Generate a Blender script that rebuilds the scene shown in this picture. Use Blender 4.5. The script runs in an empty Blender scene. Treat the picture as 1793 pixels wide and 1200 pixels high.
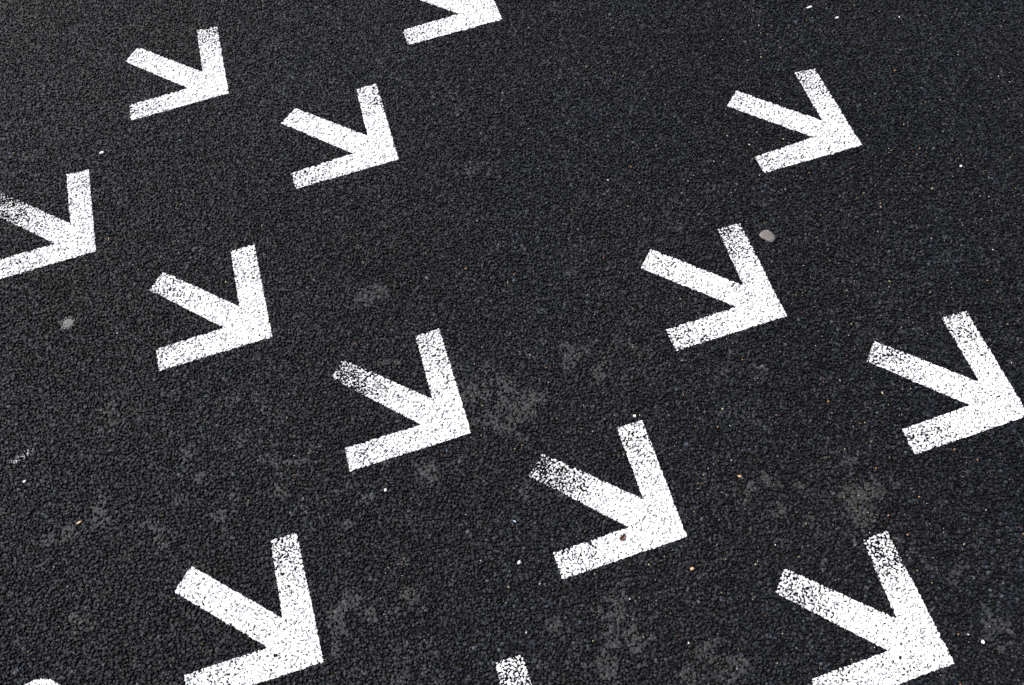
import bpy, math, random
import numpy as np
from mathutils import Matrix, Vector
from mathutils.bvhtree import BVHTree

random.seed(7)
rng = np.random.default_rng(7)
SC = bpy.context.scene
COL = SC.collection

# ------------------------------------------------------------------ camera
CAM_H, TILT, ROLL, FOCAL = 1.56141, 0.473153, -0.115756, 31.987
cam_d = bpy.data.cameras.new('camera')
cam = bpy.data.objects.new('camera', cam_d)
COL.objects.link(cam)
cam_d.sensor_width = 36.0
cam_d.sensor_fit = 'HORIZONTAL'
cam_d.lens = FOCAL
cam_d.clip_start = 0.05
cam_d.clip_end = 2000
_f = np.array([0, math.sin(TILT), -math.cos(TILT)])
_r = np.array([1.0, 0, 0])
_u = np.cross(_r, _f)
_c, _s = math.cos(ROLL), math.sin(ROLL)
CR, CU = _c * _r + _s * _u, -_s * _r + _c * _u
m = Matrix.Identity(4)
for i in range(3):
    m[i][0], m[i][1], m[i][2] = CR[i], CU[i], -_f[i]
m[2][3] = CAM_H
cam.matrix_world = m
SC.camera = cam

# ------------------------------------------------------------------ sky, sun, exposure
SUN_EL, SUN_AZ = math.radians(50), math.radians(-52)      # azimuth from +Y towards +X
w = bpy.data.worlds.new('World')
SC.world = w
w.use_nodes = True
nt = w.node_tree
nt.nodes.clear()
sky = nt.nodes.new('ShaderNodeTexSky')
sky.sky_type = 'NISHITA'
sky.sun_disc = False
sky.sun_elevation = SUN_EL
sky.sun_rotation = SUN_AZ
sky.air_density = 1.0
sky.dust_density = 4.0
sky.ozone_density = 1.0
bg = nt.nodes.new('ShaderNodeBackground')
bg.inputs['Strength'].default_value = 0.09
wo = nt.nodes.new('ShaderNodeOutputWorld')
hs = nt.nodes.new('ShaderNodeHueSaturation')              # thin even cloud: the sky's blue is washed out
hs.inputs['Saturation'].default_value = 0.55
nt.links.new(sky.outputs[0], hs.inputs['Color'])
nt.links.new(hs.outputs[0], bg.inputs[0])
nt.links.new(bg.outputs[0], wo.inputs[0])

sd = bpy.data.lights.new('sun', 'SUN')
sd.energy = 1.5
sd.angle = math.radians(12)
sd.color = (1.0, 0.985, 0.965)
sun = bpy.data.objects.new('sun', sd)
COL.objects.link(sun)
SUN_DIR = Vector((math.cos(SUN_EL) * math.sin(SUN_AZ), math.cos(SUN_EL) * math.cos(SUN_AZ), math.sin(SUN_EL)))
sun.rotation_euler = SUN_DIR.to_track_quat('Z', 'Y').to_euler()
sun.location = SUN_DIR * 20

vs = SC.view_settings
vs.view_transform = 'Standard'
vs.look = 'None'
vs.gamma = 1
vs.use_curve_mapping = False
vs.exposure = 1.15
SC.render.engine = 'CYCLES'
SC.cycles.max_bounces = 4
SC.cycles.diffuse_bounces = 2
SC.cycles.glossy_bounces = 1
SC.cycles.caustics_reflective = False


# ------------------------------------------------------------------ helpers
def tag(o, label=None, cat=None, group=None, kind=None):
    if label: o['label'] = label
    if cat: o['category'] = cat
    if group: o['group'] = group
    if kind: o['kind'] = kind
    return o


def mesh_np(name, verts, tris, smooth=True):
    """mesh from numpy arrays; tris is (n,3) or (n,4)"""
    me = bpy.data.meshes.new(name)
    nv, nf, k = len(verts), len(tris), tris.shape[1]
    me.vertices.add(nv)
    me.vertices.foreach_set('co', np.ascontiguousarray(verts, dtype=np.float32).ravel())
    me.loops.add(nf * k)
    me.loops.foreach_set('vertex_index', np.ascontiguousarray(tris, dtype=np.int32).ravel())
    me.polygons.add(nf)
    me.polygons.foreach_set('loop_start', np.arange(0, nf * k, k, dtype=np.int32))
    me.update(calc_edges=True)
    me.validate()
    me.polygons.foreach_set('use_smooth', np.full(len(me.polygons), smooth, dtype=bool))
    return me


def link(name, me, mat=None, parent=None):
    o = bpy.data.objects.new(name, me)
    COL.objects.link(o)
    if mat is not None and me is not None and not me.materials:
        me.materials.append(mat)
    if parent is not None:
        o.parent = parent
    return o


_lat = rng.random((6, 256, 256))


def vnoise(x, y, scale, k=0):
    """lattice value noise 0..1 over world metres"""
    u, v = np.asarray(x) / scale + 57.3 * (k + 1), np.asarray(y) / scale + 91.7 * (k + 1)
    iu, iv = np.floor(u).astype(int), np.floor(v).astype(int)
    fu, fv = u - iu, v - iv
    fu, fv = fu * fu * (3 - 2 * fu), fv * fv * (3 - 2 * fv)
    L = _lat[k % 6]
    g = lambda a, b: L[a % 256, b % 256]
    return ((g(iu, iv) * (1 - fu) + g(iu + 1, iv) * fu) * (1 - fv) +
            (g(iu, iv + 1) * (1 - fu) + g(iu + 1, iv + 1) * fu) * fv)


def sstep(a, b, v):
    t = np.clip((v - a) / (b - a), 0, 1)
    return t * t * (3 - 2 * t)


def poly_sd(px, py, poly):
    """signed distance to polygon, positive inside"""
    P = np.array(poly)
    d2 = np.full(px.shape, 1e9)
    ins = np.zeros(px.shape, bool)
    for a, b in zip(P, np.roll(P, -1, axis=0)):
        e = b - a
        wx, wy = px - a[0], py - a[1]
        t = np.clip((wx * e[0] + wy * e[1]) / (e @ e), 0, 1)
        d2 = np.minimum(d2, (wx - t * e[0]) ** 2 + (wy - t * e[1]) ** 2)
        cond = ((a[1] > py) != (b[1] > py))
        with np.errstate(divide='ignore', invalid='ignore'):
            xc = a[0] + (py - a[1]) / (b[1] - a[1]) * e[0]
        ins ^= cond & (px < xc)
    return np.where(ins, 1, -1) * np.sqrt(d2)


# ------------------------------------------------------------------ materials
def new_mat(name):
    mt = bpy.data.materials.new(name)
    mt.use_nodes = True
    n = mt.node_tree
    return mt, n, n.nodes['Principled BSDF']


def N(n, typ, **kw):
    x = n.nodes.new(typ)
    for k, v in kw.items():
        setattr(x, k, v)
    return x


def stone_material(name, per_object):
    mt, n, b = new_mat(name)
    if per_object:
        src = N(n, 'ShaderNodeObjectInfo').outputs['Color']
    else:
        src = N(n, 'ShaderNodeAttribute', attribute_name='tone').outputs['Color']
    geo = N(n, 'ShaderNodeNewGeometry')
    nz = N(n, 'ShaderNodeTexNoise')
    nz.inputs['Scale'].default_value = 420
    nz.inputs['Detail'].default_value = 3
    n.links.new(geo.outputs['Position'], nz.inputs['Vector'])
    mr = N(n, 'ShaderNodeMapRange')
    mr.inputs['From Min'].default_value = 0.3
    mr.inputs['From Max'].default_value = 0.7
    mr.inputs['To Min'].default_value = 0.72
    mr.inputs['To Max'].default_value = 1.28
    n.links.new(nz.outputs[0], mr.inputs['Value'])
    mx = N(n, 'ShaderNodeMix', data_type='RGBA', blend_type='MULTIPLY')
    mx.inputs[0].default_value = 1.0
    n.links.new(src, mx.inputs[6])
    n.links.new(mr.outputs[0], mx.inputs[7])
    n.links.new(mx.outputs[2], b.inputs['Base Color'])
    bp = N(n, 'ShaderNodeBump')
    bp.inputs['Strength'].default_value = 0.55
    bp.inputs['Distance'].default_value = 0.0012
    n.links.new(nz.outputs[0], bp.inputs['Height'])
    n.links.new(bp.outputs[0], b.inputs['Normal'])
    b.inputs['Roughness'].default_value = 0.42
    b.inputs['Specular IOR Level'].default_value = 0.14
    return mt


M_STONE = stone_material('bitumen_coated_stone', False)
M_STONE1 = stone_material('bitumen_coated_stone_single', True)


def road_material():
    mt, n, b = new_mat('bitumen_bed')
    geo = N(n, 'ShaderNodeNewGeometry')
    vo = N(n, 'ShaderNodeTexVoronoi')
    vo.inputs['Scale'].default_value = 140
    n.links.new(geo.outputs['Position'], vo.inputs['Vector'])
    nz = N(n, 'ShaderNodeTexNoise')
    nz.inputs['Scale'].default_value = 9
    nz.inputs['Detail'].default_value = 6
    n.links.new(geo.outputs['Position'], nz.inputs['Vector'])
    cr = N(n, 'ShaderNodeValToRGB')
    cr.color_ramp.elements[0].position = 0.35
    cr.color_ramp.elements[0].color = (0.004, 0.004, 0.0045, 1)
    cr.color_ramp.elements[1].position = 0.7
    cr.color_ramp.elements[1].color = (0.010, 0.009, 0.0075, 1)
    n.links.new(nz.outputs[0], cr.inputs[0])
    n.links.new(cr.outputs[0], b.inputs['Base Color'])
    bp = N(n, 'ShaderNodeBump', invert=True)
    bp.inputs['Strength'].default_value = 0.9
    bp.inputs['Distance'].default_value = 0.004
    n.links.new(vo.outputs['Distance'], bp.inputs['Height'])
    n.links.new(bp.outputs[0], b.inputs['Normal'])
    b.inputs['Roughness'].default_value = 0.75
    b.inputs['Specular IOR Level'].default_value = 0.15
    return mt


def paint_material(name, lo, hi):
    mt, n, b = new_mat(name)
    geo = N(n, 'ShaderNodeNewGeometry')
    nz = N(n, 'ShaderNodeTexNoise')
    nz.inputs['Scale'].default_value = 55
    nz.inputs['Detail'].default_value = 8
    nz.inputs['Roughness'].default_value = 0.7
    n.links.new(geo.outputs['Position'], nz.inputs['Vector'])
    cr = N(n, 'ShaderNodeValToRGB')
    cr.color_ramp.elements[0].position = 0.3
    cr.color_ramp.elements[0].color = (*lo, 1)
    cr.color_ramp.elements[1].position = 0.55
    cr.color_ramp.elements[1].color = (*hi, 1)
    n.links.new(nz.outputs[0], cr.inputs[0])
    at = N(n, 'ShaderNodeAttribute', attribute_name='thin')
    n3 = N(n, 'ShaderNodeTexNoise')
    n3.inputs['Scale'].default_value = 480
    n3.inputs['Detail'].default_value = 2
    n.links.new(geo.outputs['Position'], n3.inputs['Vector'])
    ml = N(n, 'ShaderNodeMath', operation='MULTIPLY')
    n.links.new(at.outputs['Fac'], ml.inputs[0])
    n.links.new(n3.outputs[0], ml.inputs[1])
    mx = N(n, 'ShaderNodeMix', data_type='RGBA')
    n.links.new(ml.outputs[0], mx.inputs[0])
    n.links.new(cr.outputs[0], mx.inputs[6])
    mx.inputs[7].default_value = (0.16, 0.16, 0.165, 1)
    n.links.new(mx.outputs[2], b.inputs['Base Color'])
    n2 = N(n, 'ShaderNodeTexNoise')
    n2.inputs['Scale'].default_value = 700
    n.links.new(geo.outputs['Position'], n2.inputs['Vector'])
    bp = N(n, 'ShaderNodeBump')
    bp.inputs['Strength'].default_value = 0.4
    bp.inputs['Distance'].default_value = 0.0006
    n.links.new(n2.outputs[0], bp.inputs['Height'])
    n.links.new(bp.outputs[0], b.inputs['Normal'])
    b.inputs['Roughness'].default_value = 0.6
    b.inputs['Specular IOR Level'].default_value = 0.35
    return mt


M_ROAD = road_material()
M_PAINT = paint_material('white_road_paint', (0.68, 0.685, 0.69), (0.83, 0.83, 0.83))
M_SCUFF = paint_material('pale_scuffed_paint', (0.32, 0.32, 0.33), (0.6, 0.6, 0.61))


def speck_material(name, c1, c2, scale=600, rough=0.6):
    mt, n, b = new_mat(name)
    geo = N(n, 'ShaderNodeNewGeometry')
    nz = N(n, 'ShaderNodeTexNoise')
    nz.inputs['Scale'].default_value = scale
    nz.inputs['Detail'].default_value = 4
    n.links.new(geo.outputs['Position'], nz.inputs['Vector'])
    cr = N(n, 'ShaderNodeValToRGB')
    cr.color_ramp.elements[0].position = 0.35
    cr.color_ramp.elements[0].color = (*c1, 1)
    cr.color_ramp.elements[1].position = 0.65
    cr.color_ramp.elements[1].color = (*c2, 1)
    n.links.new(nz.outputs[0], cr.inputs[0])
    n.links.new(cr.outputs[0], b.inputs['Base Color'])
    bp = N(n, 'ShaderNodeBump')
    bp.inputs['Strength'].default_value = 0.4
    bp.inputs['Distance'].default_value = 0.0008
    n.links.new(nz.outputs[0], bp.inputs['Height'])
    n.links.new(bp.outputs[0], b.inputs['Normal'])
    b.inputs['Roughness'].default_value = rough
    return mt


def grain_material():
    mt, n, b = new_mat('sand_grain')
    a = N(n, 'ShaderNodeAttribute', attribute_name='tone')
    nz = N(n, 'ShaderNodeTexNoise')
    nz.inputs['Scale'].default_value = 900
    mx = N(n, 'ShaderNodeMix', data_type='RGBA', blend_type='MULTIPLY')
    mx.inputs[0].default_value = 0.3
    n.links.new(a.outputs['Color'], mx.inputs[6])
    n.links.new(nz.outputs[0], mx.inputs[7])
    n.links.new(mx.outputs[2], b.inputs['Base Color'])
    b.inputs['Roughness'].default_value = 0.35
    return mt


# ------------------------------------------------------------------ the road: bed and packed stones
ZB = -0.0042
S = 300.0
road_me = mesh_np('road', np.array([(-S, -S, ZB), (S, -S, ZB), (S, S, ZB), (-S, S, ZB)]), np.array([[0, 1, 2, 3]]), False)
road = tag(link('road', road_me, M_ROAD), kind='structure')

# ground seen by the camera (metres) and a margin round it
FRAME = np.array([(-1.1664, 1.9155), (1.2555, 1.5230), (0.7382, 0.0929), (-0.9124, 0.2734)])[::-1]
SP = 0.0050                                                   # mean spacing of the stones
xs = np.arange(-1.50, 1.60, SP)
ys = np.arange(-0.20, 2.25, SP * 0.866)
gx, gy = np.meshgrid(xs, ys)
gx = gx + (np.arange(len(ys)) % 2)[:, None] * SP * 0.5
gx, gy = gx.ravel(), gy.ravel()
gx = gx + rng.uniform(-0.42, 0.42, len(gx)) * SP
gy = gy + rng.uniform(-0.42, 0.42, len(gy)) * SP
fsd = poly_sd(gx, gy, FRAME)
keep = fsd > -0.12
gx, gy, fsd = gx[keep], gy[keep], fsd[keep]
NS = len(gx)

# grey dusty patches where the coating is worn and the gaps are silted up: x, y, radius
PATCH = np.array([(-0.045, 0.690, 0.06), (-0.015, 0.660, 0.05), (-0.030,0.682,0.053), (-0.076,0.642,0.037), (-0.268,0.951,0.035), (0.114,0.926,0.032), (0.071,0.993,0.029), (0.033,0.865,0.022), (-0.293,0.515,0.039), (-0.672,0.507,0.047), (-0.800,0.554,0.032), (-0.539,0.518,0.036), (-0.629,1.125,0.031), (-1.008,1.391,0.033), (-0.014,1.215,0.037), (0.570,0.442,0.044), (0.552,0.414,0.029), (0.435,0.694,0.021), (0.685,0.270,0.032), (0.638,0.304,0.023), (-0.238,0.366,0.034), (0.112,0.279,0.038), (0.135,0.239,0.028), (0.091,0.199,0.028), (0.272,0.170,0.041), (0.730,0.181,0.027), (1.106,1.294,0.026), (0.990,1.320,0.027), (1.079,1.079,0.017), (0.754,1.002,0.017), (0.694,0.809,0.016), (0.356,1.056,0.026), (0.951,1.360,0.022), (-0.395,0.648,0.032), (-0.230,0.780,0.033), (-0.619,0.641,0.032), (-0.208,0.569,0.026), (0.555,0.353,0.029), (0.480,0.293,0.028), (-0.437,0.586,0.037), (-0.868,0.520,0.037), (0.131,0.758,0.033), (0.221,0.770,0.027), (-0.328,0.300,0.039), (0.039,0.232,0.023), (-0.507,0.478,0.021), (-0.131,0.767,0.027), (0.406,0.431,0.029), (0.470,0.444,0.025), (-0.771,0.379,0.035)])


def patch_amount(x, y):
    v = np.zeros(len(x))
    wx = x + (vnoise(x, y, 0.03, 1) - 0.5) * 0.085
    wy = y + (vnoise(x, y, 0.03, 2) - 0.5) * 0.085
    for px, py, pr in PATCH:
        d = np.hypot(wx - px, wy - py) / (pr * 1.05)
        v = np.maximum(v, np.clip(1.5 - 1.4 * d, 0, 1) * min(1.0, 0.45 + pr * 11))
    n = 0.40 * vnoise(x, y, 0.0065, 3) + 0.35 * vnoise(x, y, 0.017, 5) + 0.25 * vnoise(x, y, 0.04, 4)
    v = np.clip(v * 1.5, 0, 1) * np.clip((n - 0.42 + 0.10 * v) * 10.0, 0, 1)
    bgd = 0.55 * vnoise(x, y, 0.13, 5) + 0.45 * vnoise(x, y, 0.03, 0)
    low = 0.35 + 0.65 * sstep(1.25, 0.7, y)                    # the dusty crust thins out up the road
    v = np.maximum(v * (0.25 + 0.75 * low), np.clip((bgd - 0.63) * 5, 0, 0.5) * low)
    return np.clip((v - 0.30 - 0.48 * rng.random(len(x))) * 6, 0, 1)


pa = patch_amount(gx, gy)
rad = SP * 0.58 * np.exp(rng.normal(0, 0.27, NS)).clip(0.5, 1.6) * (1 + 0.22 * pa)
hgt = (0.0012 + 0.45 * rad) * rng.uniform(0.8, 1.15, NS)
# rolled surface: the tops lie near one level, some stones sit lower
zc = 0.0004 - np.abs(rng.normal(0, 0.00068, NS)) * (1 - 0.6 * pa) - (rng.random(NS) < 0.10) * rng.uniform(0.0004, 0.0016, NS) * (1 - pa) - hgt
ang = rng.uniform(0, 2 * np.pi, NS)
asp = rng.uniform(0.72, 1.0, NS)
tx, ty = rng.normal(0, 0.15, NS) * (1 - 0.6 * pa), rng.normal(0, 0.15, NS) * (1 - 0.6 * pa)
# linear albedo of each stone
lum = 0.0112 * np.exp(rng.normal(0, 0.50, NS)) * (0.85 + 0.3 * vnoise(gx, gy, 0.25, 2))
lum = lum * (1 - pa) + pa * rng.uniform(0.017, 0.044, NS)
odd = rng.random(NS)
lum = np.where(odd > 0.992, rng.uniform(0.035, 0.08, NS), lum)
hue = rng.normal(0, 0.05, NS)
warm = 0.10 * vnoise(gx, gy, 0.16, 1) - 0.05 + 0.11 * pa
tone = np.stack([lum * (0.93 + warm + hue * 0.5), lum * (1 + 0.055 * pa + hue * 0.2), lum * (1.22 - warm - hue * 0.5), np.ones(NS)], 1)

# sixteen stone shapes: 5-sided skirt, shoulder and crown (15 triangles)
K, SIDES = 16, 5
TV = np.zeros((K, 11, 3))
for k in range(K):
    a0 = np.linspace(0, 2 * np.pi, SIDES, endpoint=False) + rng.uniform(-0.28, 0.28, SIDES)
    r0 = rng.uniform(0.86, 1.14, SIDES)
    TV[k, :5] = np.stack([np.cos(a0) * r0 * 1.04, np.sin(a0) * r0 * 1.04, np.full(5, -0.6)], 1)
    r1 = r0 * rng.uniform(0.72, 0.92, SIDES)
    TV[k, 5:10] = np.stack([np.cos(a0 + .1) * r1, np.sin(a0 + .1) * r1, rng.uniform(0.62, 0.98, 5)], 1)
    TV[k, 10] = (rng.uniform(-.3, .3), rng.uniform(-.3, .3), rng.uniform(0.96, 1.08))
TF = []
for i in range(5):
    j = (i + 1) % 5
    TF += [(i, j, 5 + j), (i, 5 + j, 5 + i), (5 + i, 5 + j, 10)]
TF = np.array(TF)
LV = TV[:, 5:11].copy()                                       # simpler stones for the margin outside the frame
LV[:, :5, :2] *= 1.25
LV[:, :5, 2] = -0.6
LF = np.array([(i, (i + 1) % 5, 5) for i in range(5)])
shape = rng.integers(0, K, NS)


def stone_mats(ix):
    """3x3 basis per stone: Rtilt * Rz * scale"""
    c, s = np.cos(ang[ix]), np.sin(ang[ix])
    a, b, h = rad[ix], rad[ix] * asp[ix], hgt[ix]
    B = np.zeros((len(ix), 3, 3))
    B[:, 0, 0], B[:, 0, 1] = c * a, -s * b
    B[:, 1, 0], B[:, 1, 1] = s * a, c * b
    B[:, 2, 2] = h
    B[:, 2, 0] = tx[ix] * B[:, 0, 0] + ty[ix] * B[:, 1, 0]
    B[:, 2, 1] = tx[ix] * B[:, 0, 1] + ty[ix] * B[:, 1, 1]
    return B


def stone_geo(ix, V=TV, F=TF):
    B = stone_mats(ix)
    P = np.einsum('nij,nvj->nvi', B, V[shape[ix]])
    P[:, :, 0] += gx[ix][:, None]
    P[:, :, 1] += gy[ix][:, None]
    P[:, :, 2] += zc[ix][:, None]
    nv = V.shape[1]
    T = (F[None] + (np.arange(len(ix)) * nv)[:, None, None]).reshape(-1, 3)
    return P.reshape(-1, 3), T, nv


# ------------------------------------------------------------------ the painted arrows (metres on the road)
# corner order: tip, far-arm end (outer, inner), crotch, shaft end (two), crotch, near-arm end (inner, outer)
ARROWS = {
 'a': [(-0.5786, 1.5212), (-0.6152, 1.7368), (-0.6633, 1.7319), (-0.6424, 1.5953), (-0.8019, 1.6982), (-0.8303, 1.6581), (-0.6732, 1.5501), (-0.8071, 1.5198), (-0.7994, 1.4733)],
 'b': [(-0.1984, 1.2752), (-0.2389, 1.4976), (-0.2847, 1.4874), (-0.2636, 1.3496), (-0.4244, 1.4529), (-0.4556, 1.4136), (-0.2964, 1.3048), (-0.4330, 1.2714), (-0.4219, 1.2272)],
 'c': [(0.0644, 1.6528), (0.0207, 1.8755), (-0.0285, 1.8665), (-0.0031, 1.7277), (-0.1662, 1.8366), (-0.1950, 1.7936), (-0.0333, 1.6862), (-0.1704, 1.6549), (-0.1601, 1.6055)],
 'd': [(0.7833, 1.1698), (0.7390, 1.3925), (0.6935, 1.3865), (0.7191, 1.2452), (0.5561, 1.3558), (0.5271, 1.3156), (0.6891, 1.2050), (0.5550, 1.1706), (0.5657, 1.1271)],
 'e': [(-0.8431, 1.1263), (-0.8820, 1.3457), (-0.9305, 1.3384), (-0.9057, 1.2046), (-1.0687, 1.3095), (-1.0974, 1.2665), (-0.9322, 1.1568), (-1.0722, 1.1279), (-1.0617, 1.0790)],
 'f': [(-0.4669, 0.8738), (-0.5084, 1.0973), (-0.5567, 1.0859), (-0.5341, 0.9504), (-0.6959, 1.0555), (-0.7207, 1.0147), (-0.5635, 0.9062), (-0.6969, 0.8758), (-0.6869, 0.8272)],
 'g': [(-0.0939, 0.6238), (-0.1381, 0.8484), (-0.1849, 0.8381), (-0.1606, 0.7004), (-0.3285, 0.8067), (-0.3512, 0.7686), (-0.1840, 0.6513), (-0.3276, 0.6226), (-0.3197, 0.5771)],
 'h': [(0.5307, 0.7880), (0.4887, 1.0117), (0.4415, 1.0019), (0.4644, 0.8648), (0.2995, 0.9740), (0.2723, 0.9321), (0.4407, 0.8204), (0.2963, 0.7887), (0.3079, 0.7417)],
 'i': [(0.9072, 0.5333), (0.8667, 0.7552), (0.8174, 0.7459), (0.8424, 0.6080), (0.6788, 0.7138), (0.6539, 0.6746), (0.8112, 0.5653), (0.6776, 0.5346), (0.6858, 0.4857)],
 'j': [(0.2607, 0.3873), (0.2204, 0.6101), (0.1722, 0.6004), (0.1979, 0.4619), (0.0316, 0.5676), (0.0023, 0.5287), (0.1647, 0.4155), (0.0283, 0.3858), (0.0382, 0.3400)],
 'k': [(-0.3707, 0.2510), (-0.4163, 0.4739), (-0.4627, 0.4649), (-0.4397, 0.3290), (-0.6016, 0.4365), (-0.6291, 0.3955), (-0.4636, 0.2840), (-0.6022, 0.2554), (-0.5933, 0.2057)],
 'l': [(0.6427, 0.1367), (0.5983, 0.3575), (0.5537, 0.3472), (0.5728, 0.2137), (0.4124, 0.3153), (0.3878, 0.2770), (0.5454, 0.1665), (0.4119, 0.1372), (0.4204, 0.0884)],
 'm': [(0.0000, 0.0048), (-0.0422, 0.2264), (-0.0882, 0.2180), (-0.0644, 0.0790), (-0.2275, 0.1879), (-0.2563, 0.1448), (-0.0931, 0.0359), (-0.2310, 0.0062), (-0.2205, -0.0427)],
}
# bare share at: far-arm end, shaft end, near-arm end, middle
WEAR = {'a': (.34, .14, .28, .09), 'b': (.32, .16, .30, .09), 'c': (.1, .1, .22, .09), 'd': (.34, .20, .28, .10),
        'e': (.22, .62, .22, .10), 'f': (.22, .32, .26, .10), 'g': (.30, .62, .20, .09), 'h': (.42, .18, .30, .10),
        'i': (.32, .34, .32, .09), 'j': (.32, .66, .22, .07), 'k': (.34, .11, .20, .09), 'l': (.42, .40, .18, .08),
        'm': (.30, .3, .3, .09)}
REACH = {'e': .21, 'g': .17, 'j': .155}                       # how far the wear runs in from the ends
BARE = {'j': [(0.0905, 0.4025, .0040), (0.0930, 0.3975, .0034), (0.0950, 0.3940, .0030), (0.0985, 0.3905, .0024), (0.1025, 0.3868, .0022)],
        'k': [(-0.4511, 0.2697, .0036)], 'l': [(0.5606, 0.1546, .0026)]}
LABELS = {
 'a': 'white painted arrow nearest the upper left corner, whole',
 'b': 'white painted arrow just right of and below the whole upper left arrow',
 'c': 'white painted arrow cut by the top edge, only its point and near arm showing',
 'd': 'white painted arrow highest on the right side, above the one beside the grey pebble',
 'e': 'white painted arrow cut by the left edge, its shaft speckled and worn',
 'f': 'white painted arrow with the round grey gum spot to its left',
 'g': 'white painted arrow left of centre with worn shaft end, beside a large grey patch',
 'h': 'white painted arrow with the flat grey pebble beside its far arm',
 'i': 'white painted arrow whose point touches the right edge',
 'j': 'white painted arrow with brown seed husk on it and very worn shaft end',
 'k': 'large white painted arrow at lower left with bright unworn shaft',
 'l': 'large white painted arrow nearest the lower right corner',
 'm': 'white painted arrow mostly out of the bottom edge, only one arm end showing',
}

CELL = 0.00122


def stones_near(x0, x1, y0, y1):
    mgn = 0.012
    return np.nonzero((gx > x0 - mgn) & (gx < x1 + mgn) & (gy > y0 - mgn) & (gy < y1 + mgn))[0]


def paint_film(sdfun, box, wearfun, bare=(), lift=0.00045):
    """a film of paint lying on the stones: grid cells inside sdfun, left out where the gaps between stones stay bare"""
    x0, x1, y0, y1 = box
    ix = stones_near(*box)
    P, T, _ = stone_geo(ix)
    bvh = BVHTree.FromPolygons(P.tolist(), T.tolist())
    nx, ny = int((x1 - x0) / CELL) + 2, int((y1 - y0) / CELL) + 2
    X, Y = np.meshgrid(x0 + np.arange(nx) * CELL, y0 + np.arange(ny) * CELL)
    sdv = sdfun(X, Y)
    H = np.full(X.shape, ZB)
    need = sdv > -0.004
    down = Vector((0, 0, -1))
    for r, c in zip(*np.nonzero(need)):
        hit = bvh.ray_cast(Vector((X[r, c], Y[r, c], 0.03)), down)[0]
        if hit is not None:
            H[r, c] = hit.z
    # local level: blurred height
    Bl = H.copy()
    for _ in range(4):
        Q = np.pad(Bl, 1, mode='edge')
        Bl = (Q[:-2, 1:-1] + Q[2:, 1:-1] + Q[1:-1, :-2] + Q[1:-1, 2:] + Q[1:-1, 1:-1]) / 5
    rel = H - Bl
    G = np.maximum(H, Bl + 0.0002)
    for _ in range(4):
        Q = np.pad(G, 1, mode='edge')
        G = (Q[:-2, 1:-1] + Q[2:, 1:-1] + Q[1:-1, :-2] + Q[1:-1, 2:] + Q[1:-1, 1:-1]) / 5
    Z = np.maximum(H + 0.00005 - 0.0002, G) + lift
    cell = lambda A: (A[:-1, :-1] + A[1:, :-1] + A[:-1, 1:] + A[1:, 1:]) / 4
    cx, cy, csd, crel = cell(X), cell(Y), cell(sdv), cell(rel)
    inside = csd > (vnoise(cx, cy, 0.004, 4) - 0.55) * 0.0016
    if not inside.any():
        return None
    wv = np.clip(wearfun(cx, cy) * (0.15 + 1.1 * vnoise(cx, cy, 0.014, 2) + 0.6 * vnoise(cx, cy, 0.005, 5)), 0, 0.85)
    wv = wv + 0.05 * np.clip(1 - csd / 0.002, 0, 1)
    srt = np.sort(crel[inside])
    thr = srt[np.clip((wv * (len(srt) - 1)).astype(int), 0, len(srt) - 1)]
    fine = vnoise(cx, cy, 0.0021, 3) + 0.5 * (rng.random(crel.shape) - 0.5)
    keep = inside & (crel > thr + (fine - 0.5) * 0.0016)
    for bx, by, br in bare:
        keep &= np.hypot(cx - bx, cy - by) > br * (0.7 + 0.6 * vnoise(cx, cy, 0.003, 1))
    THIN = np.clip((wearfun(X, Y) - 0.08) * 1.9, 0, 1) * np.clip(0.2 + 1.3 * vnoise(X, Y, 0.009, 0), 0, 1)
    return X, Y, Z, keep, THIN


def film_mesh(name, X, Y, Z, keep, THIN, origin):
    idx = np.arange(X.size).reshape(X.shape)
    r, c = np.nonzero(keep)
    F = np.stack([idx[r, c], idx[r, c + 1], idx[r + 1, c + 1], idx[r + 1, c]], 1)
    used, inv = np.unique(F, return_inverse=True)
    V = np.stack([X.ravel()[used] - origin[0], Y.ravel()[used] - origin[1], Z.ravel()[used]], 1)
    me = mesh_np(name, V, inv.reshape(-1, 4))
    at = me.attributes.new('thin', 'FLOAT', 'POINT')
    at.data.foreach_set('value', THIN.ravel()[used].astype(np.float32))
    return me


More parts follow.
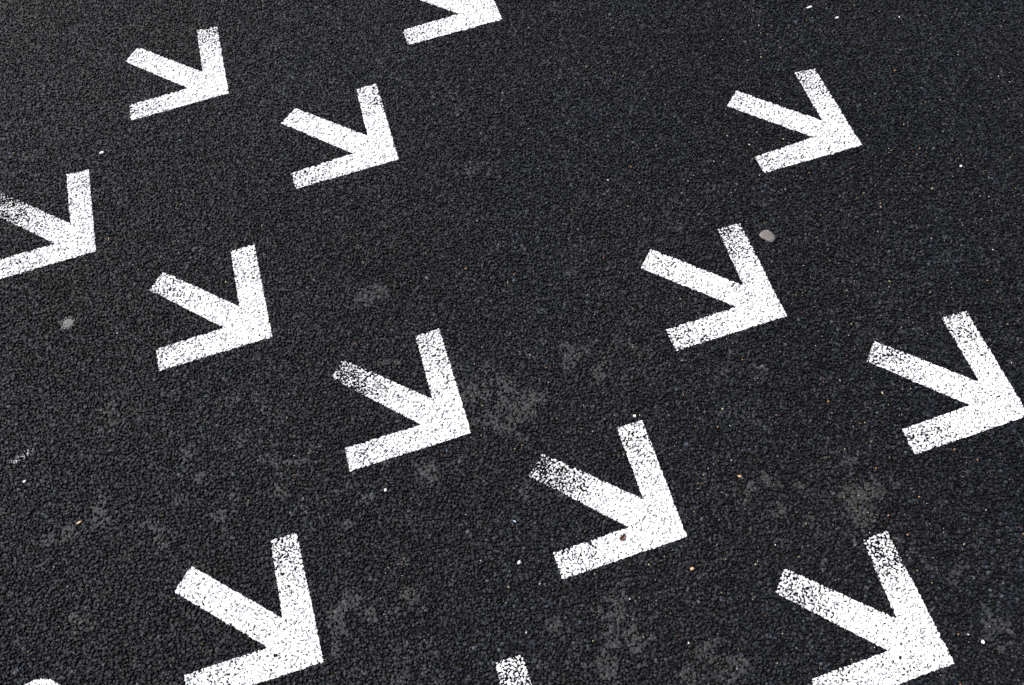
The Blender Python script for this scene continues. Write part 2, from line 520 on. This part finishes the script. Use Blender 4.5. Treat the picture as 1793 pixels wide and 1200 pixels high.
def build_arrow(key):
    P = np.array(ARROWS[key])
    tip = P[0]
    ends = [(P[1] + P[2]) / 2, (P[4] + P[5]) / 2, (P[7] + P[8]) / 2]
    wr = WEAR[key]
    # round the sharp corners by a couple of millimetres
    sdfun = lambda x, y: poly_sd(x, y, P)

    def wear(x, y):
        v = np.full(x.shape, wr[3])
        for e, k in zip(ends, wr[:3]):
            ax = (e - tip) / np.hypot(*(e - tip))
            along = (x - tip[0]) * ax[0] + (y - tip[1]) * ax[1]
            across = np.abs((x - tip[0]) * ax[1] - (y - tip[1]) * ax[0])
            L = np.hypot(*(e - tip))
            near = np.hypot(x - e[0], y - e[1])
            g = 1 - sstep(0.015, REACH.get(key, .135), near)
            v = np.maximum(v, wr[3] + (k - wr[3]) * g)
        return v
    box = (P[:, 0].min() - .004, P[:, 0].max() + .004, P[:, 1].min() - .004, P[:, 1].max() + .004)
    X, Y, Z, keep, TH = paint_film(sdfun, box, wear, BARE.get(key, ()))
    # head: the two arms; shaft: the tail bar behind the line through the crotches
    cx, cy = (X[:-1, :-1] + X[1:, 1:]) / 2, (Y[:-1, :-1] + Y[1:, 1:]) / 2
    shaft_poly = [P[3], P[4] + (P[4] - P[3]) * .1, P[5] + (P[5] - P[6]) * .1, P[6],
                  (P[3] + P[6]) / 2 + (tip - (P[3] + P[6]) / 2) * .25]
    shaft = poly_sd(cx, cy, shaft_poly) > -0.0006
    # keep arms out of the shaft mask
    root = bpy.data.objects.new('painted_arrow', None)
    COL.objects.link(root)
    root.location = (tip[0], tip[1], 0)
    root.empty_display_size = 0.05
    tag(root, LABELS[key], 'arrow', 'white arrows painted on the road')
    link('arrow_head', film_mesh('arrow_head', X, Y, Z, keep & ~shaft, TH, tip), M_PAINT, root)
    link('arrow_shaft', film_mesh('arrow_shaft', X, Y, Z, keep & shaft, TH, tip), M_PAINT, root)
    return root


for key in ARROWS:
    build_arrow(key)

# rounded painted marking at the lower left corner
c0 = np.array([-0.846, 0.2215])


def round_sd(x, y):
    return 0.0545 - np.hypot(x - c0[0], (y - c0[1]))


X, Y, Z, keep, TH = paint_film(round_sd, (-0.905, -0.785, 0.162, 0.281), lambda x, y: np.full(x.shape, .07))
o = link('painted_spot', film_mesh('painted_spot', X, Y, Z, keep, TH, c0), M_PAINT)
o.location = (c0[0], c0[1], 0)
tag(o, 'rounded edge of a white painted marking at the lower left corner', 'road marking')

# pale scuff at the left edge
s0 = np.array([-0.9326, 0.6821])


def scuff_sd(x, y):
    a = math.radians(30)
    u = (x - s0[0]) * math.cos(a) + (y - s0[1]) * math.sin(a)
    v = -(x - s0[0]) * math.sin(a) + (y - s0[1]) * math.cos(a)
    return (1 - np.sqrt((u / 0.024) ** 2 + (v / 0.008) ** 2)) * 0.008


X, Y, Z, keep, TH = paint_film(scuff_sd, (-0.962, -0.903, 0.665, 0.700), lambda x, y: np.full(x.shape, .6), lift=0.0002)
o = link('paint_scuff', film_mesh('paint_scuff', X, Y, Z, keep, TH, s0), M_SCUFF)
o.location = (s0[0], s0[1], 0)
tag(o, 'small pale paint scuff on the asphalt near the left edge', 'scuff')

# ------------------------------------------------------------------ stones as meshes
arrow_cover = np.full(NS, -1.0)
for key in ARROWS:
    arrow_cover = np.maximum(arrow_cover, poly_sd(gx, gy, ARROWS[key]))
dist = np.sqrt(gx ** 2 + gy ** 2 + CAM_H ** 2)
score = np.where((fsd > 0.006) & (arrow_cover < -0.006), rad * np.sqrt(asp) / dist, 0)
single = np.argsort(-score)[:300]
is_single = np.zeros(NS, bool)
is_single[single] = True

shape_me = []
for k in range(K):
    me = mesh_np('stone', TV[k], TF, False)
    me.materials.append(M_STONE1)
    shape_me.append(me)
Bm = stone_mats(single)
for i, B in zip(single, Bm):
    o = bpy.data.objects.new('stone', shape_me[shape[i]])
    COL.objects.link(o)
    mw = Matrix.Identity(4)
    for r in range(3):
        for c in range(3):
            mw[r][c] = B[r, c]
    mw[0][3], mw[1][3], mw[2][3] = gx[i], gy[i], zc[i]
    o.parent = road
    o.matrix_local = mw
    o.color = tone[i]

near = np.nonzero(~is_single & (fsd > -0.02))[0]
far = np.nonzero(fsd <= -0.02)[0]
P1, T1, n1 = stone_geo(near)
P2, T2, n2 = stone_geo(far, LV, LF)
me = mesh_np('packed_stones', np.concatenate([P1, P2]), np.concatenate([T1, T2 + len(P1)]), False)
at = me.attributes.new('tone', 'FLOAT_COLOR', 'POINT')
at.data.foreach_set('color', np.concatenate([np.repeat(tone[near], n1, 0), np.repeat(tone[far], n2, 0)]).astype(np.float32).ravel())
o = link('packed_stones', me, M_STONE, road)
tag(o, kind='stuff')

# ------------------------------------------------------------------ sand grains lying between the stones
dens = 0.22 + 0.9 * sstep(-0.5, 0.75, gx + 0.15 * (1 - gy)) + 0.5 * (vnoise(gx, gy, 0.10, 3) - 0.5)
dens = np.where((fsd > -0.1) & (arrow_cover < -0.003), np.clip(dens, 0.03, 2), 0)
pick = rng.choice(NS, size=2600, replace=False, p=dens / dens.sum())
OV = np.array([(1, 0, 0), (0, 1, 0), (-1, 0, 0), (0, -1, 0), (0, 0, 1), (0, 0, -1)], float)
OF = np.array([(0, 1, 4), (1, 2, 4), (2, 3, 4), (3, 0, 4), (1, 0, 5), (2, 1, 5), (3, 2, 5), (0, 3, 5)])
gv, gf, gc = [], [], []
for q, i in enumerate(pick):
    s = 0.00062 * math.exp(rng.normal(0, 0.42))
    s = min(s, 0.0019)
    V = OV * rng.uniform(0.6, 1.25, (6, 1)) * np.array([s * rng.uniform(0.9, 1.9), s, s * 0.8])
    a = rng.uniform(0, 6.283)
    R = np.array([(math.cos(a), -math.sin(a), 0), (math.sin(a), math.cos(a), 0), (0, 0, 1)])
    b = rng.uniform(0, 6.283)
    d = rad[i] * rng.uniform(0.2, 0.8)
    z = zc[i] + hgt[i] * 1.0 + s * 0.4
    gv.append(V @ R.T + (gx[i] + math.cos(b) * d, gy[i] + math.sin(b) * d, z))
    gf.append(OF + 6 * q)
    t = rng.random()
    if t < .45: c = (0.62, 0.50, 0.30)
    elif t < .70: c = (0.50, 0.27, 0.10)
    elif t < .80: c = (0.38, 0.13, 0.06)
    else: c = (0.75, 0.75, 0.74)
    c = np.array(c) * rng.uniform(0.7, 1.2)
    gc.append(np.repeat([(*c, 1)], 6, 0))
me = mesh_np('sand_grains', np.concatenate(gv), np.concatenate(gf), False)
at = me.attributes.new('tone', 'FLOAT_COLOR', 'POINT')
at.data.foreach_set('color', np.concatenate(gc).astype(np.float32).ravel())
o = link('sand_grains', me, grain_material())
tag(o, 'tiny tan, orange and white sand grains strewn over the asphalt', 'sand', kind='stuff')


# ------------------------------------------------------------------ single small things on the road
def top_at(x, y, r=0.0):
    ix = stones_near(x - .01, x + .01, y - .01, y + .01)
    P, T, _ = stone_geo(ix)
    bvh = BVHTree.FromPolygons(P.tolist(), T.tolist())
    zs = []
    for dx, dy in ((0, 0), (r, 0), (-r, 0), (0, r), (0, -r)):
        h = bvh.ray_cast(Vector((x + dx, y + dy, 0.03)), Vector((0, 0, -1)))[0]
        zs.append(h.z if h is not None else ZB)
    return max(zs)


def slab(outline, profile, seed, wob=0.05):
    """flat stone-like body: outline (angle, radius) list, profile [(scale, z)] from bottom to top"""
    rg = np.random.default_rng(seed)
    n = len(outline)
    V = []
    for sc, z in profile:
        for x, y in outline:
            V.append((x * sc, y * sc, z * (1 + rg.normal(0, wob))))
    V.append((0, 0, profile[-1][1] * 1.02))
    F = []
    for k in range(len(profile) - 1):
        for i in range(n):
            j = (i + 1) % n
            a, b, c, d = k * n + i, k * n + j, (k + 1) * n + j, (k + 1) * n + i
            F += [(a, b, c), (a, c, d)]
    t = (len(profile) - 1) * n
    for i in range(n):
        F.append((t + i, t + (i + 1) % n, len(V) - 1))
    return np.array(V), np.array(F)


# flat grey pebble
x, y = 0.5349, 0.9715
pts = [(-.0150, .0040), (-.0115, .0085), (-.0040, .0120), (.0040, .0125), (.0100, .0080), (.0150, .0010), (.0150, -.0070),
       (.0110, -.0110), (.0060, -.0135), (.0010, -.0115), (-.0070, -.0060), (-.0130, -.0015)]
pts = [(a_, b_ * 1.22) for a_, b_ in pts]
V, F = slab(pts, [(0.8, -0.001), (0.98, 0.0004), (1.0, 0.0014), (0.94, 0.0025), (0.6, 0.0028)], 3)
o = link('pebble', mesh_np('pebble', V, F), speck_material('pebble_stone', (0.10, 0.088, 0.082), (0.165, 0.149, 0.140), 260, .6))
o.location = (x, y, top_at(x, y, .008) - 0.0008)
tag(o, 'flat pinkish grey pebble lying on the asphalt right of an arrow arm', 'pebble')

# round grey gum spot with a pale crumbled rim
x, y = -0.8810, 0.9585
root = bpy.data.objects.new('gum_spot', None)
COL.objects.link(root)
zt = top_at(x, y, .006) - 0.0006
root.location = (x, y, zt)
tag(root, 'round grey chewing gum spot with pale broken rim near the left edge', 'gum spot')
rg = np.random.default_rng(5)
n = 22
out = [(math.cos(t) * r, math.sin(t) * r) for t, r in zip(np.linspace(0, 2 * math.pi, n, endpoint=False), 0.0112 * rg.uniform(.95, 1.05, n))]
V, F = slab(out, [(0.9, -0.0006), (1.0, 0.0008), (0.9, 0.0013), (0.6, 0.0012)], 8)
link('disc', mesh_np('disc', V, F), speck_material('gum', (0.070, 0.069, 0.065), (0.105, 0.103, 0.097), 300, .65), root)
M_RIM = speck_material('pale_crumb', (0.20, 0.197, 0.19), (0.38, 0.375, 0.36), 500, .7)
V, F = [], []
for i in range(19):
    t = i / 19 * 6.283 + rg.uniform(-.1, .1)
    if rg.random() < .12: continue
    rr, s = 0.0133 * rg.uniform(.94, 1.08), 0.0021 * rg.uniform(.6, 1.25)
    B = OV * rg.uniform(.7, 1.2, (6, 1)) * (s, s * .8, .0011)
    R = np.array([(math.cos(t), -math.sin(t), 0), (math.sin(t), math.cos(t), 0), (0, 0, 1)])
    F.append(OF + 6 * len(V))
    V.append(B @ R.T + (math.cos(t) * rr, math.sin(t) * rr, .0012))
link('rim', mesh_np('rim', np.concatenate(V), np.concatenate(F)), M_RIM, root)

# brown seed husk: a curled shell lying on arrow j
x, y = 0.1500, 0.4003
V, F = [], []
nu, nv_ = 11, 7
for i in range(nu):
    u = i / (nu - 1)
    wdt = 0.0032 * math.sin(math.pi * (0.08 + 0.84 * u)) ** .7
    for j in range(nv_):
        a = (j / (nv_ - 1) - .5) * 3.6
        V.append(((u - .5) * .0135, math.sin(a) * wdt - 0.0022 * math.sin(math.pi * u), (1 - math.cos(a)) * wdt * .62 + .0008 * (2 * u - 1) ** 2))
for i in range(nu - 1):
    for j in range(nv_ - 1):
        a = i * nv_ + j
        F.append((a, a + nv_, a + nv_ + 1, a + 1))
me = mesh_np('seed_husk', np.array(V), np.array(F))
o = link('seed_husk', me, speck_material('brown_husk', (0.035, 0.011, 0.004), (0.17, 0.062, 0.02), 330, .5))
sm = o.modifiers.new('shell', 'SOLIDIFY')
sm.thickness = 0.0005
o.location = (x, y, top_at(x, y, .004) + 0.0016)
o.rotation_euler = (0.35, 0, math.radians(38))
tag(o, 'curled brown seed husk lying on the near arm of a white arrow', 'seed husk')

# chips of white paint and small bright stones
M_CHIP = speck_material('white_chip', (0.70, 0.70, 0.69), (0.86, 0.86, 0.85), 500, .5)
M_TAN = speck_material('tan_chip', (0.42, 0.24, 0.11), (0.68, 0.48, 0.27), 500, .5)
M_BLUE = speck_material('bluish_chip', (0.30, 0.42, 0.50), (0.5, 0.6, 0.68), 500, .5)
CHIPS = [
    (-0.8573, 1.3880, .0062, .0042, 20, M_CHIP, 'bright white chip above the arrow cut by the left edge'),
    (0.7740, 1.5769, .0072, .0026, 10, M_CHIP, 'longest white chip at the top edge, right of centre'),
    (0.8281, 1.5352, .0050, .0026, 0, M_CHIP, 'short white chip just below the longest one at the top right'),
    (0.9666, 1.0866, .0034, .0028, 40, M_CHIP, 'small white chip near the right edge, right of the highest right arrow'),
    (-0.2561, 0.5337, .0032, .0027, 70, M_CHIP, 'small white chip below the near arm of the arrow left of centre'),
    (-0.0314, 0.3767, .0038, .0024, 50, M_CHIP, 'small white chip left of the arrow with the seed husk'),
    (0.2080, 0.6191, .0030, .0028, 15, M_CHIP, 'small white chip right above the far arm of the husk arrow'),
    (0.6972, 0.1635, .0036, .0028, 80, M_CHIP, 'small white chip right of the lower right arrow'),
    (0.3727, 0.4832, .0040, .0028, -20, M_TAN, 'tan stone chip between the husk arrow and the right edge arrow'),
    (-0.8099, 0.5394, .0058, .0018, 25, M_TAN, 'thin tan splinter low on the left side of the asphalt'),
    (-0.0317, 0.4492, .0034, .0018, -30, M_BLUE, 'tiny pale blue chip left of the husk arrow'),
    (0.2589, 0.3322, .0040, .0026, 20, M_TAN, 'tan stone chip just below the point of the husk arrow'),
    (-0.9227, 0.6300, .0042, .0022, 20, M_CHIP, 'small white chip at the left edge below the paint scuff'),
]
for q, (x, y, a, b, rot, mt, lab) in enumerate(CHIPS):
    rg = np.random.default_rng(40 + q)
    n = 8
    ts = np.linspace(0, 2 * math.pi, n, endpoint=False) + rg.uniform(-.25, .25, n)
    out = [(math.cos(t) * a * r, math.sin(t) * b * r) for t, r in zip(ts, rg.uniform(.72, 1.2, n))]
    hh = b * 0.55
    V, F = slab(out, [(0.8, -hh * .5), (1.0, hh * .3), (0.72, hh)], 60 + q, .12)
    nm = {'white_chip': 'white_chip', 'tan_chip': 'stone_chip', 'bluish_chip': 'blue_chip'}[mt.name]
    o = link(nm, mesh_np(nm, V, F, False), mt)
    o.location = (x, y, top_at(x, y, .002))
    o.rotation_euler = (rg.uniform(-.15, .15), rg.uniform(-.15, .15), math.radians(rot))
    tag(o, lab, 'chip', 'bright chips lying on the asphalt')
